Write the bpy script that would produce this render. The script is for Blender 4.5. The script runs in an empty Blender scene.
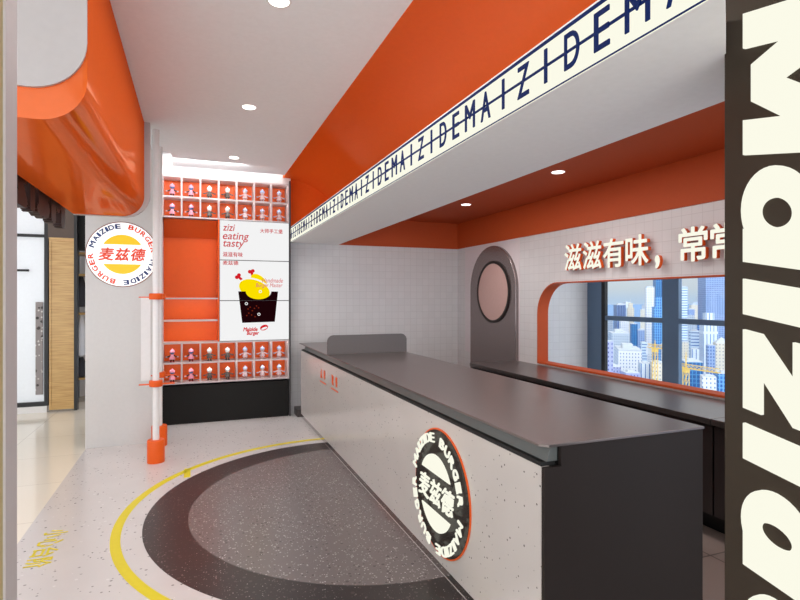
import bpy, bmesh, math, random
from mathutils import Vector, Matrix
R = random.Random(7)
C = bpy.context.scene.collection
PI = math.pi

# ------------------------------------------------------------------ camera numbers (800 x 600)
F, HV, TH = 533.0, 298.5, math.atan(206 / 533.0)
CAMZ = 1.6

def at(u, v, depth):
    """point at camera depth (metres) seen at pixel u,v"""
    r = (u - 400) / F * depth
    s = (HV - v) / F * depth
    return Vector((r * math.cos(TH) + depth * math.sin(TH), depth * math.cos(TH) - r * math.sin(TH), CAMZ + s))

# ------------------------------------------------------------------ materials
def lin(c):
    return tuple(((x / 255) / 12.92 if x / 255 <= .04045 else ((x / 255 + .055) / 1.055) ** 2.4) for x in c)

def nodes(name):
    m = bpy.data.materials.new(name); m.use_nodes = True
    nt = m.node_tree
    return m, nt, nt.nodes['Principled BSDF']

def mat(name, rgb, rough=.5, metal=0., coat=0., spec=.5, noise=0.02, scale=30., emit=None, strength=1.):
    m, nt, b = nodes(name)
    c = lin(rgb)
    tc = nt.nodes.new('ShaderNodeTexCoord'); n = nt.nodes.new('ShaderNodeTexNoise')
    n.inputs['Scale'].default_value = scale
    nt.links.new(tc.outputs['Object'], n.inputs['Vector'])
    r = nt.nodes.new('ShaderNodeValToRGB')
    r.color_ramp.elements[0].color = (*[x * (1 - noise * 2) for x in c], 1)
    r.color_ramp.elements[1].color = (*[min(1, x * (1 + noise * 2)) for x in c], 1)
    nt.links.new(n.outputs['Fac'], r.inputs['Fac'])
    nt.links.new(r.outputs['Color'], b.inputs['Base Color'])
    b.inputs['Roughness'].default_value = rough; b.inputs['Metallic'].default_value = metal
    b.inputs['Coat Weight'].default_value = coat; b.inputs['Coat Roughness'].default_value = .05
    b.inputs['Specular IOR Level'].default_value = spec
    if emit is not None:
        b.inputs['Emission Color'].default_value = (*lin(emit), 1)
        b.inputs['Emission Strength'].default_value = strength
    return m

def lacquer(name, rgb, tint, gloss=.13, rough=.08):
    m = mat(name, rgb, .6, spec=0.)
    nt = m.node_tree; b = nt.nodes['Principled BSDF']
    out = [n for n in nt.nodes if n.type == 'OUTPUT_MATERIAL'][0]
    g = nt.nodes.new('ShaderNodeBsdfGlossy'); g.inputs['Roughness'].default_value = rough; g.inputs['Color'].default_value = (*tint, 1)
    mx = nt.nodes.new('ShaderNodeMixShader'); mx.inputs[0].default_value = gloss
    nt.links.new(b.outputs[0], mx.inputs[1]); nt.links.new(g.outputs[0], mx.inputs[2]); nt.links.new(mx.outputs[0], out.inputs[0])
    return m

def glow(name, rgb, strength=1.):
    m, nt, b = nodes(name)
    b.inputs['Base Color'].default_value = (0, 0, 0, 1)
    b.inputs['Roughness'].default_value = .5; b.inputs['Specular IOR Level'].default_value = .0
    b.inputs['Emission Color'].default_value = (*lin(rgb), 1)
    b.inputs['Emission Strength'].default_value = strength
    return m

def flat_uv(nt, a=(1, 1, 0), bz=(0, 0, 1)):
    """object coords -> (x+y, z) so upright faces of either direction get a grid"""
    tc = nt.nodes.new('ShaderNodeTexCoord')
    d1 = nt.nodes.new('ShaderNodeVectorMath'); d1.operation = 'DOT_PRODUCT'; d1.inputs[1].default_value = a
    d2 = nt.nodes.new('ShaderNodeVectorMath'); d2.operation = 'DOT_PRODUCT'; d2.inputs[1].default_value = bz
    for d in (d1, d2): nt.links.new(tc.outputs['Object'], d.inputs[0])
    cb = nt.nodes.new('ShaderNodeCombineXYZ')
    nt.links.new(d1.outputs['Value'], cb.inputs[0]); nt.links.new(d2.outputs['Value'], cb.inputs[1])
    return cb.outputs[0]

def grid_mat(name, tile, joint, w, h, mortar, rough=.3, floor=False, vary=.02, metal=0.):
    m, nt, b = nodes(name)
    uv = flat_uv(nt, (1, 0, 0), (0, 1, 0)) if floor else flat_uv(nt)
    br = nt.nodes.new('ShaderNodeTexBrick')
    br.offset = 0; br.squash = 1
    br.inputs['Scale'].default_value = 1
    br.inputs['Brick Width'].default_value = w; br.inputs['Row Height'].default_value = h
    br.inputs['Mortar Size'].default_value = mortar; br.inputs['Mortar Smooth'].default_value = .1
    c = lin(tile)
    br.inputs['Color1'].default_value = (*[x * (1 - vary) for x in c], 1)
    br.inputs['Color2'].default_value = (*[x * (1 + vary) for x in c], 1)
    br.inputs['Mortar'].default_value = (*lin(joint), 1)
    nt.links.new(uv, br.inputs['Vector']); nt.links.new(br.outputs['Color'], b.inputs['Base Color'])
    b.inputs['Roughness'].default_value = rough; b.inputs['Metallic'].default_value = metal
    return m

def terrazzo(name, base, specks, rough=.25, base_vary=.03):
    """specks: list of (rgb, voronoi scale, size 0..1, share of cells)"""
    m, nt, b = nodes(name)
    tc = nt.nodes.new('ShaderNodeTexCoord')
    no = nt.nodes.new('ShaderNodeTexNoise'); no.inputs['Scale'].default_value = 3; no.inputs['Detail'].default_value = 4
    nt.links.new(tc.outputs['Object'], no.inputs['Vector'])
    rp = nt.nodes.new('ShaderNodeValToRGB'); c = lin(base)
    rp.color_ramp.elements[0].color = (*[x * (1 - base_vary * 2) for x in c], 1)
    rp.color_ramp.elements[1].color = (*[min(1, x * (1 + base_vary * 2)) for x in c], 1)
    nt.links.new(no.outputs['Fac'], rp.inputs['Fac'])
    col = rp.outputs['Color']
    for rgb, sc, size, share in specks:
        v = nt.nodes.new('ShaderNodeTexVoronoi'); v.inputs['Scale'].default_value = sc
        nt.links.new(tc.outputs['Object'], v.inputs['Vector'])
        sep = nt.nodes.new('ShaderNodeSeparateColor'); nt.links.new(v.outputs['Color'], sep.inputs[0])
        a = nt.nodes.new('ShaderNodeMath'); a.operation = 'LESS_THAN'; a.inputs[1].default_value = share
        nt.links.new(sep.outputs[0], a.inputs[0])
        s = nt.nodes.new('ShaderNodeMath'); s.operation = 'MULTIPLY'; s.inputs[1].default_value = size
        nt.links.new(sep.outputs[1], s.inputs[0])
        l = nt.nodes.new('ShaderNodeMath'); l.operation = 'LESS_THAN'
        nt.links.new(v.outputs['Distance'], l.inputs[0]); nt.links.new(s.outputs[0], l.inputs[1])
        mu = nt.nodes.new('ShaderNodeMath'); mu.operation = 'MULTIPLY'
        nt.links.new(a.outputs[0], mu.inputs[0]); nt.links.new(l.outputs[0], mu.inputs[1])
        mx = nt.nodes.new('ShaderNodeMix'); mx.data_type = 'RGBA'
        nt.links.new(mu.outputs[0], mx.inputs['Factor']); nt.links.new(col, mx.inputs['A'])
        mx.inputs['B'].default_value = (*lin(rgb), 1)
        col = mx.outputs['Result']
    nt.links.new(col, b.inputs['Base Color'])
    b.inputs['Roughness'].default_value = rough
    return m

def wood_mat(name, rgb, dark, rough=.35):
    m, nt, b = nodes(name)
    tc = nt.nodes.new('ShaderNodeTexCoord'); mp = nt.nodes.new('ShaderNodeMapping')
    mp.inputs['Scale'].default_value = (2, 2, 30)
    n = nt.nodes.new('ShaderNodeTexNoise'); n.inputs['Scale'].default_value = 2; n.inputs['Detail'].default_value = 6
    nt.links.new(tc.outputs['Object'], mp.inputs[0]); nt.links.new(mp.outputs[0], n.inputs['Vector'])
    r = nt.nodes.new('ShaderNodeValToRGB')
    r.color_ramp.elements[0].color = (*lin(dark), 1); r.color_ramp.elements[0].position = .3
    r.color_ramp.elements[1].color = (*lin(rgb), 1); r.color_ramp.elements[1].position = .65
    nt.links.new(n.outputs['Fac'], r.inputs[0]); nt.links.new(r.outputs[0], b.inputs['Base Color'])
    b.inputs['Roughness'].default_value = rough
    return m

def glass_mat(name, tint=(249, 251, 252)):
    m, nt, b = nodes(name)
    nt.nodes.remove(b)
    out = [n for n in nt.nodes if n.type == 'OUTPUT_MATERIAL'][0]
    t = nt.nodes.new('ShaderNodeBsdfTransparent'); t.inputs[0].default_value = (*lin(tint), 1)
    g = nt.nodes.new('ShaderNodeBsdfGlossy'); g.inputs['Roughness'].default_value = .02
    f = nt.nodes.new('ShaderNodeValue'); f.outputs[0].default_value = .03
    mx = nt.nodes.new('ShaderNodeMixShader')
    nt.links.new(f.outputs[0], mx.inputs[0]); nt.links.new(t.outputs[0], mx.inputs[1]); nt.links.new(g.outputs[0], mx.inputs[2])
    nt.links.new(mx.outputs[0], out.inputs[0])
    return m

ORG = (230, 98, 34)
M = dict(
    orange=lacquer('orange_lacquer', ORG, (1, .6, .42)),
    orange_dim=mat('orange_paint_shaded', (178, 73, 28), .6, spec=.3),  # the shop orange, darkened to put tray and reveal shade into the colour
    orange_plastic=mat('orange_plastic', (232, 94, 28), .4, spec=.25),
    white=mat('white_paint', (226, 222, 221), .55),
    ceil=mat('ceiling_paint', (234, 239, 243), .7),
    soffit=mat('soffit_paint', (242, 242, 242), .6),
    wallgrey=mat('pale_grey_lacquer', (208, 205, 203), .28),
    capgrey=mat('light_grey_paint', (190, 185, 184), .5),
    frame=mat('pinkish_grey_lacquer', (206, 194, 194), .35),
    whitegloss=mat('white_lacquer', (232, 229, 228), .25),
    tile=grid_mat('square_wall_tile', (208, 205, 205), (194, 190, 190), .1, .1, .0025, .35),
    steel=mat('dark_brushed_steel', (132, 123, 121), .3, metal=.85),
    steel_body=mat('dark_steel_panel', (44, 37, 35), .5, metal=.2, spec=.3),
    dark=mat('black_laminate', (22, 20, 18), .55, spec=.25),
    darkwood=mat('dark_brown_laminate', (52, 44, 43), .35),
    channel=mat('grey_channel', (112, 116, 114), .4, metal=.3),
    black=mat('black_shadow_gap', (18, 17, 17), .6),
    mirror=mat('polished_plinth', (190, 188, 186), .04, metal=1.),
    guard=mat('dark_satin_metal', (98, 90, 88), .36, metal=.6),
    stone=terrazzo('pale_terrazzo_panel', (206, 199, 194), [((150, 145, 140), 48, .3, .35), ((218, 213, 209), 34, .3, .3), ((112, 107, 103), 44, .26, .14)], .18),
    terr=terrazzo('pale_terrazzo_floor', (212, 207, 206), [((160, 156, 154), 34, .3, .35), ((224, 220, 219), 30, .32, .3), ((110, 106, 105), 30, .26, .14)], .2),
    terr_dark=terrazzo('dark_terrazzo_floor', (43, 37, 37), [((120, 111, 110), 78, .38, .35), ((76, 67, 67), 34, .4, .4), ((180, 174, 172), 76, .3, .14)], .3),
    terr_mid=terrazzo('grey_terrazzo_floor', (112, 104, 103), [((164, 158, 157), 62, .42, .5), ((88, 80, 80), 36, .38, .4), ((196, 191, 190), 74, .32, .2)], .26),
    aisle=grid_mat('brown_floor_tile', (150, 132, 124), (96, 84, 80), .6, .6, .006, .3, True),
    mallfloor=grid_mat('cream_marble_tile', (240, 232, 216), (214, 204, 188), .9, .9, .004, .12, True),
    yellow=mat('yellow_floor_paint', (226, 208, 28), .45),
    navy=mat('navy_print', (2, 30, 88), .6, spec=.1),
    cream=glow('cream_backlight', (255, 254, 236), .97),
    lens=glow('lamp_lens', (255, 252, 246), 4.),
    screen=glow('screen_white', (243, 243, 243), 1.),
    ink_red=glow('screen_red', (206, 52, 58), .95),
    ink_pink=glow('screen_pink', (222, 108, 110), .95),
    ink_red2=glow('screen_bright_red', (214, 28, 38), .95),
    ink_yellow=glow('screen_yellow', (255, 226, 0), .97),
    ink_black=glow('screen_black', (28, 4, 8), 1.),
    ink_brown=glow('screen_brown', (120, 40, 20), 1.),
    bezel=mat('screen_bezel', (70, 66, 66), .4),
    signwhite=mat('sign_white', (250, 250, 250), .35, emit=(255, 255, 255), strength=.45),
    signnavy=mat('sign_navy', (18, 48, 112), .4),
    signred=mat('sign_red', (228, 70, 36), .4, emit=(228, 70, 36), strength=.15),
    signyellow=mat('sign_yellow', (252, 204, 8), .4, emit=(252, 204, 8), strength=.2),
    signrim=mat('sign_rim_brown', (130, 66, 48), .4),
    signdark=mat('sign_dark_gloss', (44, 38, 35), .2, spec=.2),
    blackmetal=mat('black_metal', (28, 26, 27), .35, metal=.3),
    brownletter=mat('brown_letter_back', (50, 30, 26), .45, spec=.2),
    pillar_r=mat('bronze_pillar', (62, 53, 43), .36, metal=.6),
    pillar_beige=mat('beige_pillar', (190, 172, 116), .5),
    pillar_metal=mat('rose_metal_trim', (204, 196, 193), .5, metal=.1),
    blueframe=mat('slate_blue_frame', (92, 114, 138), .4, metal=.0),
    doorsteel=mat('dark_door_steel', (140, 128, 127), .27, metal=.75),
    porthole=mat('pink_frosted_pane', (192, 156, 148), .2),
    backing=mat('pale_pink_board', (214, 204, 206), .4),
    glass=glass_mat('clear_glass'),
    oak=wood_mat('light_oak', (212, 174, 112), (184, 140, 82)),
    brown=mat('brown_fascia', (78, 58, 44), .4),
    frost=mat('frosted_white_panel', (226, 230, 234), .25, emit=(226, 230, 234), strength=.22),
    grey_cloth=mat('grey_cloth', (108, 110, 118), .9),
    white_cloth=mat('white_cloth', (216, 214, 214), .9),
    dark_cloth=mat('charcoal_cloth', (58, 56, 60), .9),
    blue_head=mat('slate_blue_vinyl', (92, 112, 156), .35),
    pink=mat('pink_vinyl', (228, 148, 168), .4),
    darkred=mat('crimson_vinyl', (150, 32, 44), .4),
    hair=mat('black_vinyl', (36, 28, 32), .4),
    pale=mat('pale_vinyl', (232, 226, 222), .4),
    ash=mat('ash_grey_vinyl', (86, 80, 76), .4),
    silver=mat('silver_pink_plastic', (206, 180, 182), .25),
    silverblue=mat('silver_blue_plastic', (168, 178, 204), .25),
)

# ------------------------------------------------------------------ mesh helpers
class MB:
    def __init__(s): s.bm = bmesh.new(); s.mi = 0; s.keep = False
    def _f(s, vs):
        try:
            f = s.bm.faces.new(vs); f.material_index = s.mi; return f
        except ValueError: return None
    def box(s, x0, x1, y0, y1, z0, z1):
        v = [s.bm.verts.new((x, y, z)) for x in (x0, x1) for y in (y0, y1) for z in (z0, z1)]
        for q in ((0, 1, 3, 2), (4, 6, 7, 5), (0, 4, 5, 1), (2, 3, 7, 6), (0, 2, 6, 4), (1, 5, 7, 3)): s._f([v[i] for i in q])
        return s
    def prism(s, pts, off, close=True):
        """pts: 3-D outline; off: extrusion vector"""
        off = Vector(off); n = len(pts)
        a = [s.bm.verts.new(Vector(p)) for p in pts]; b = [s.bm.verts.new(Vector(p) + off) for p in pts]
        if close: s._f(a[::-1]); s._f(b)
        for i in range(n): s._f([a[i], a[(i + 1) % n], b[(i + 1) % n], b[i]])
        return s
    def sheet(s, pts, off):
        """open outline swept by off (no caps)"""
        off = Vector(off)
        a = [s.bm.verts.new(Vector(p)) for p in pts]; b = [s.bm.verts.new(Vector(p) + off) for p in pts]
        for i in range(len(pts) - 1): s._f([a[i], a[i + 1], b[i + 1], b[i]])
        return s
    def lathe(s, prof, c=(0, 0, 0), n=32, axis='Z'):
        c = Vector(c); rings = []
        for r, h in prof:
            ring = []
            for k in range(n):
                t = 2 * PI * k / n
                p = Vector((r * math.cos(t), r * math.sin(t), h))
                if axis == 'Y': p = Vector((p.x, p.z, p.y))
                if axis == 'X': p = Vector((p.z, p.x, p.y))
                ring.append(s.bm.verts.new(c + p))
            rings.append(ring)
        for a, b in zip(rings, rings[1:]):
            for k in range(n): s._f([a[k], a[(k + 1) % n], b[(k + 1) % n], b[k]])
        if prof[0][0] > 1e-6: s._f(rings[0][::-1])
        if prof[-1][0] > 1e-6: s._f(rings[-1])
        return s
    def ball(s, c, rx, ry=None, rz=None, n=16, m=10):
        ry = ry or rx; rz = rz or rx; c = Vector(c); rings = []
        for i in range(1, m):
            t = PI * i / m - PI / 2
            rings.append([s.bm.verts.new(c + Vector((rx * math.cos(t) * math.cos(2 * PI * k / n), ry * math.cos(t) * math.sin(2 * PI * k / n), rz * math.sin(t)))) for k in range(n)])
        lo = s.bm.verts.new(c - Vector((0, 0, rz))); hi = s.bm.verts.new(c + Vector((0, 0, rz)))
        for a, b in zip(rings, rings[1:]):
            for k in range(n): s._f([a[k], a[(k + 1) % n], b[(k + 1) % n], b[k]])
        for k in range(n):
            s._f([lo, rings[0][(k + 1) % n], rings[0][k]]); s._f([hi, rings[-1][k], rings[-1][(k + 1) % n]])
        return s
    def tube(s, a, b, r0, r1=None, n=12):
        a = Vector(a); b = Vector(b); r1 = r0 if r1 is None else r1
        z = (b - a).normalized(); x = z.orthogonal().normalized(); y = z.cross(x)
        ra = [s.bm.verts.new(a + (x * math.cos(2 * PI * k / n) + y * math.sin(2 * PI * k / n)) * r0) for k in range(n)]
        rb = [s.bm.verts.new(b + (x * math.cos(2 * PI * k / n) + y * math.sin(2 * PI * k / n)) * r1) for k in range(n)]
        for k in range(n): s._f([ra[k], ra[(k + 1) % n], rb[(k + 1) % n], rb[k]])
        s._f(ra[::-1]); s._f(rb); return s
    def join(s, me, mtx):
        vs = [s.bm.verts.new(mtx @ v.co) for v in me.vertices]
        for p in me.polygons: s._f([vs[i] for i in p.vertices])
        return s
    def build(s, name, m, parent=None, smooth=None, bevel=0., loc=None):
        if not s.keep: bmesh.ops.recalc_face_normals(s.bm, faces=s.bm.faces[:])
        me = bpy.data.meshes.new(name); s.bm.to_mesh(me); s.bm.free()
        for x in (m if isinstance(m, (list, tuple)) else [m]): me.materials.append(x)
        o = bpy.data.objects.new(name, me); C.objects.link(o)
        if loc is not None:                       # keep the thing's origin at its base
            me.transform(Matrix.Translation(-Vector(loc))); o.location = loc
        if smooth is not None:
            me.shade_smooth(); me.set_sharp_from_angle(angle=math.radians(smooth))
        if bevel:
            b = o.modifiers.new('edge', 'BEVEL'); b.width = bevel; b.segments = 2; b.limit_method = 'ANGLE'
        if parent is not None:
            o.parent = parent
            o.matrix_parent_inverse = Matrix.Translation(-parent.location) if parent.type == 'EMPTY' and parent.parent is None else Matrix.Identity(4)
        return o

def tag(o, label=None, cat=None, group=None, kind=None):
    if label: o['label'] = label
    if cat: o['category'] = cat
    if group: o['group'] = group
    if kind: o['kind'] = kind
    return o

def thing(name, label, cat, loc, group=None):
    o = bpy.data.objects.new(name, None); C.objects.link(o); o.location = loc; o.empty_display_size = .1
    return tag(o, label, cat, group)

def struct(o): o['kind'] = 'structure'; return o

# ------------------------------------------------------------------ lettering
def text_mesh(body, offset=0., extrude=0., shear=0.):
    cu = bpy.data.curves.new('lettering', 'FONT'); cu.body = body; cu.offset = offset; cu.extrude = extrude; cu.shear = shear
    cu.resolution_u = 6
    o = bpy.data.objects.new('lettering', cu); C.objects.link(o)
    dg = bpy.context.evaluated_depsgraph_get()
    me = bpy.data.meshes.new_from_object(o.evaluated_get(dg))
    bpy.data.objects.remove(o); bpy.data.curves.remove(cu)
    return me

def bounds(me):
    xs = [v.co.x for v in me.vertices]; ys = [v.co.y for v in me.vertices]
    return min(xs), max(xs), min(ys), max(ys)

def plane_mtx(o, right, up):
    right = Vector(right).normalized(); up = Vector(up).normalized(); n = right.cross(up)
    m = Matrix((right, up, n)).transposed().to_4x4(); m.translation = Vector(o); return m

def put_text(mb, body, origin, right, up, h=None, w=None, offset=0., depth=.002, shear=0., anchor='lb', front=0., rot=0.):
    """text fitted into height h and width w; anchor l/c/r + b/c/t; raised by front, thick depth"""
    me = text_mesh(body, 0., .5, shear)
    mb.keep = True
    x0, x1, y0, y1 = bounds(me)
    bo = offset * 1.2                                        # stroke weight added all round, in units of the glyph
    x0 -= bo; x1 += bo; y0 -= bo; y1 += bo
    sy = h / (y1 - y0) if h else w / (x1 - x0)
    sx = w / (x1 - x0) if w else sy
    ax = {'l': x0, 'c': (x0 + x1) / 2, 'r': x1}[anchor[0]]; ay = {'b': y0, 'c': (y0 + y1) / 2, 't': y1}[anchor[1]]
    m = plane_mtx(origin, right, up) @ Matrix.Rotation(rot, 4, 'Z') @ Matrix.Translation((0, 0, front + depth / 2)) @ Matrix.Diagonal((sx, sy, depth, 1)) @ Matrix.Translation((-ax, -ay, 0))
    for k in range(8 if bo > 0 else 1):
        a_ = 2 * PI * k / 8
        mb.join(me, m @ Matrix.Translation((bo * math.cos(a_), bo * math.sin(a_), .00012 * k / depth)))
    bpy.data.meshes.remove(me)
    return mb

def flat_shape(mb, pts2, origin, right, up, front, depth):
    m = plane_mtx(origin, right, up)
    n = (m.to_3x3() @ Vector((0, 0, 1)))
    return mb.prism([m @ Vector((p[0], p[1], front)) for p in pts2], n * depth)

def circle_pts(r, n=64, a0=0, a1=2 * PI, c=(0, 0), ry=None):
    full = abs(a1 - a0 - 2 * PI) < 1e-6
    k = n if full else n + 1
    return [(c[0] + r * math.cos(a0 + (a1 - a0) * i / n), c[1] + (ry or r) * math.sin(a0 + (a1 - a0) * i / n)) for i in range(k)]

def round_logo(root, o, right, up, rad, mt, raise_=0., lift=0., bold=1.):
    """disc with rim, ring words and split bun; mt: disc, rim, navy, red, chars, bun"""
    m = plane_mtx(o, right, up); n = (m.to_3x3() @ Vector((0, 0, 1)))
    flat_shape(MB(), circle_pts(rad, 96), o, right, up, 0, .007).build('rim', mt['rim'], root, 40)
    flat_shape(MB(), circle_pts(rad * .975, 96), o, right, up, .0, .009).build('disc', mt['disc'], root, 40)
    fr = .009 + lift; dp = max(.002, raise_)
    def word(w, a0, a1, col):
        wid = {'I': .45, 'M': 1.2}
        ws = [wid.get(ch, 1) for ch in w]; tot = sum(ws); acc = 0
        for ch, cw in zip(w, ws):
            a = math.radians(a0 + (a1 - a0) * (acc + cw / 2) / tot); acc += cw
            p = m @ Vector((math.sin(a) * rad * .86, math.cos(a) * rad * .86, 0))
            put_text(MB(), ch, p, right, up, h=rad * .15, w=rad * .15 * cw * 1.05, offset=.028 * bold, depth=dp, anchor='cc', front=fr, rot=-a).build('letter', col, root)
    word('MAIZIDE', -78, -2, mt['navy']); word('BURGER', 10, 86, mt['red'])
    word('MAIZIDE', 98, 180, mt['navy']); word('BURGER', 192, 272, mt['red'])
    a = math.asin(.30 / .6)
    for s in (1, -1):
        pts = circle_pts(rad * .60, 40, a, PI - a)
        if s < 0: pts = [(-x, -y) for x, y in pts]
        flat_shape(MB(), pts, o, right, up, fr, dp).build('bun_half', mt['bun'], root, 40)
    for i, ch in enumerate('麦兹德'):
        mb = MB(); p = m @ Vector(((i - 1) * rad * .44, 0, 0))
        put_text(mb, ch, p, right, up, h=rad * .40, w=rad * .43, offset=.022 * bold, depth=dp, shear=.18, anchor='cc', front=fr)
        mb.build('character', mt['chars'], root)

# ================================================================== SETTING
XC = 1.345            # counter front
XW = 3.85             # right wall
YB = 7.45             # back wall
CE = 3.25             # ceiling
SO = 2.37             # soffit underside

struct(MB().box(-1.074, 1.8, -3, 7.75, -.1, 0).build('floor', M['terr']))
struct(MB().box(1.8, 5.4, -3, 7.75, -.1, 0).build('floor_aisle_surface', M['aisle']))
struct(MB().box(-9, -1.074, -3, 12, -.1, 0).build('floor_mall_surface', M['mallfloor']))
# floor inlays
FC = (XC, 4.15)
def half_ring(r0, r1, z, name, m, a0=PI / 2, a1=3 * PI / 2, c=FC):
    n = 96; mb = MB()
    outer = [(c[0] + r1 * math.cos(a0 + (a1 - a0) * i / n), c[1] + r1 * math.sin(a0 + (a1 - a0) * i / n), z) for i in range(n + 1)]
    if r0 > 0:
        inner = [(c[0] + r0 * math.cos(a0 + (a1 - a0) * i / n), c[1] + r0 * math.sin(a0 + (a1 - a0) * i / n), z) for i in range(n + 1)]
        for i in range(n): mb.prism([outer[i], outer[i + 1], inner[i + 1], inner[i]], (0, 0, .001))
    else: mb.prism(outer, (0, 0, .001))
    return struct(mb.build(name, m))
half_ring(1.385, 1.68, .0004, 'floor_dark_strip', M['terr_dark'])
half_ring(0, 1.385, .0004, 'floor_grey_segment', M['terr_mid'])
yl = half_ring(1.81, 1.872, .0006, 'floor_yellow_line', M['yellow'])
struct(MB().box(-.085, -.03, 5.13, 5.40, .0006, .0016).build('floor_yellow_tick_marking', M['yellow']))
mb = MB()
for i, ch in enumerate('小心台阶'):
    put_text(mb, ch, (-.95, 4.23 - i * .145, .001), (0, -1, 0), (1, 0, 0), h=.145, w=.125, offset=.012, depth=.001, anchor='cb')
struct(mb.build('floor_lettering_marking', M['yellow']))

# ceiling
mb = MB()
mb.prism([(-.434, -3, CE), (1.2, -3, CE), (1.2, 7.2, CE), (-.245, 7.2, CE), (-.245, 6.55, CE), (-.434, 6.55, CE)], (0, 0, .06))
struct(mb.build('ceiling', M['ceil']))
struct(MB().box(-9, 5.4, -3, 12, 3.6, 3.7).build('ceiling_slab', M['white']))
struct(MB().box(-9, -1.06, -3, 8.8, 3.5, 3.56).build('ceiling_mall_section', M['white']))
# orange cove: ceiling edge curving down behind the fascia
pts = [(1.13, 0, CE - .004)]
for i in range(33):
    t = PI / 2 - PI / 2 * i / 32
    pts.append((1.2 + .80 * math.cos(t), 0, 2.50 + (CE - .004 - 2.50) * math.sin(t)))
outer = [(x + (.0 if i < 2 else .03), 0, z + .03) for i, (x, _, z) in enumerate(pts)]
prof = pts + outer[::-1]
struct(MB().prism([(x, -1., z) for x, _, z in prof], (0, 8.42, 0)).build('ceiling_cove', M['orange'], smooth=35))
struct(MB().box(1.232, 2.03, 7.42, 7.44, 2.45, 3.3).build('wall_cove_end_panel', M['orange']))
struct(MB().prism([(1.236, .95, SO), (1.575, 1.205, SO), (1.93, 1.205, SO), (1.93, YB, SO), (1.236, YB, SO)], (0, 0, .1)).build('soffit_beam', M['soffit']))
# orange tray over the kitchen
struct(MB().box(1.90, XW + .1, 1.0, YB + .1, 2.765, 2.82).build('ceiling_tray_surface', M['orange_dim']))
struct(MB().box(1.90, 1.93, 1.2, YB, SO + .1, 2.765).build('trim_1', M['orange_dim']))
struct(MB().box(1.93, XW, YB - .012, YB, SO, 2.765).build('trim_2', M['orange_dim']))
struct(MB().box(XW - .012, XW, 1.0, YB - .012, SO, 2.765).build('trim_3', M['orange_dim']))

# walls
struct(MB().box(1.236, 5.4, YB, YB + .1, 0, 2.9).build('wall_back', M['tile']))
def rrect(y0, y1, z0, z1, r_far_top, n=14):
    """window outline in the right wall: only the far top corner is rounded (y1 is the far side)"""
    out = [(y0, z0), (y1, z0), (y1, z1 - r_far_top)]
    for i in range(1, n + 1):
        t = PI / 2 * i / n
        out.append((y1 - r_far_top + r_far_top * math.cos(t), z1 - r_far_top + r_far_top * math.sin(t)))
    out.append((y0, z1)); return out
WY0, WY1, WZ0, WZ1, WR = 1.4, 5.37, .825, 1.785, .37
hole = rrect(WY0, WY1, WZ0, WZ1, WR)
ring = [(XW, y, z) for y, z in hole]
# wall with opening: outer frame built from strips around the opening
mb = MB()
mb.box(XW, XW + .13, .6, YB, 0, WZ0)
mb.box(XW, XW + .13, .6, WY0, WZ0, WZ1)
mb.box(XW, XW + .13, .6, YB, WZ1, 2.9)
mb.box(XW, XW + .13, WY1, YB, WZ0, WZ1)
corner = [(XW, WY1, WZ1)] + [(XW, WY1 - WR + WR * math.cos(PI / 2 * i / 14), WZ1 - WR + WR * math.sin(PI / 2 * i / 14)) for i in range(15)]
mb.prism(corner, (.13, 0, 0))
struct(mb.build('wall_right', M['tile']))
# orange reveal lining the opening (window_1)
inset = .012
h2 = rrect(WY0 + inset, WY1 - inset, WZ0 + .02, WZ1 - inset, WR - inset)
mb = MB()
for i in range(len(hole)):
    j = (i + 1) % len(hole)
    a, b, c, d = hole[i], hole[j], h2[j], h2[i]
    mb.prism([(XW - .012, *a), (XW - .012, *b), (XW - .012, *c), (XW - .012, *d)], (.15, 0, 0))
struct(mb.build('window_1', M['orange_dim']))

# curtain wall beyond (window_2)
w2 = struct(MB().box(5.15, 5.20, 5.755, 6.03, 0, 2.9).build('window_2', M['blueframe']))
fr = MB().box(5.15, 5.20, 5.69, 5.755, 0, 2.9).build('black_jamb', M['black'], w2); tag(fr, 'black edge strip')
for y in (4.635, 3.36, 2.08):
    MB().box(5.15, 5.20, y - .115, y + .115, 0, 2.9).build('mullion', M['blueframe'], w2)
for y0, y1 in ((4.75, 5.69), (3.475, 4.52), (2.195, 3.245), (.9, 1.965)):
    MB().box(5.152, 5.198, y0, y1, 1.31, 1.37).build('transom', M['blueframe'], w2)
    MB().box(5.172, 5.178, y0, y1, .02, 1.31).build('glass_pane', M['glass'], w2)
    MB().box(5.172, 5.178, y0, y1, 1.37, 2.82).build('glass_pane', M['glass'], w2)
struct(MB().box(XW + .13, 5.19, 6.03, 6.13, 0, 2.9).build('wall_passage_end', M['tile']))
struct(MB().box(XW + .13, 5.4, .6, YB, 2.82, 2.9).build('ceiling_passage_section', M['white']))

# left wall piece, wall behind the shelf, mall shopfront shell
struct(MB().box(-1.08, -.40, 6.5, 6.6, 0, 3.6).build('wall_left', M['wallgrey']))
struct(MB().box(-.46, -.40, 6.6, 7.7, 0, 3.6).build('wall_left_return', M['white']))
struct(MB().box(-1.08, 1.236, 7.66, 7.76, 0, 3.6).build('wall_shelf_side', M['white']))
struct(MB().box(-.40, 1.236, 7.36, 7.66, 3.16, 3.6).build('wall_header', M['white']))

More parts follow.
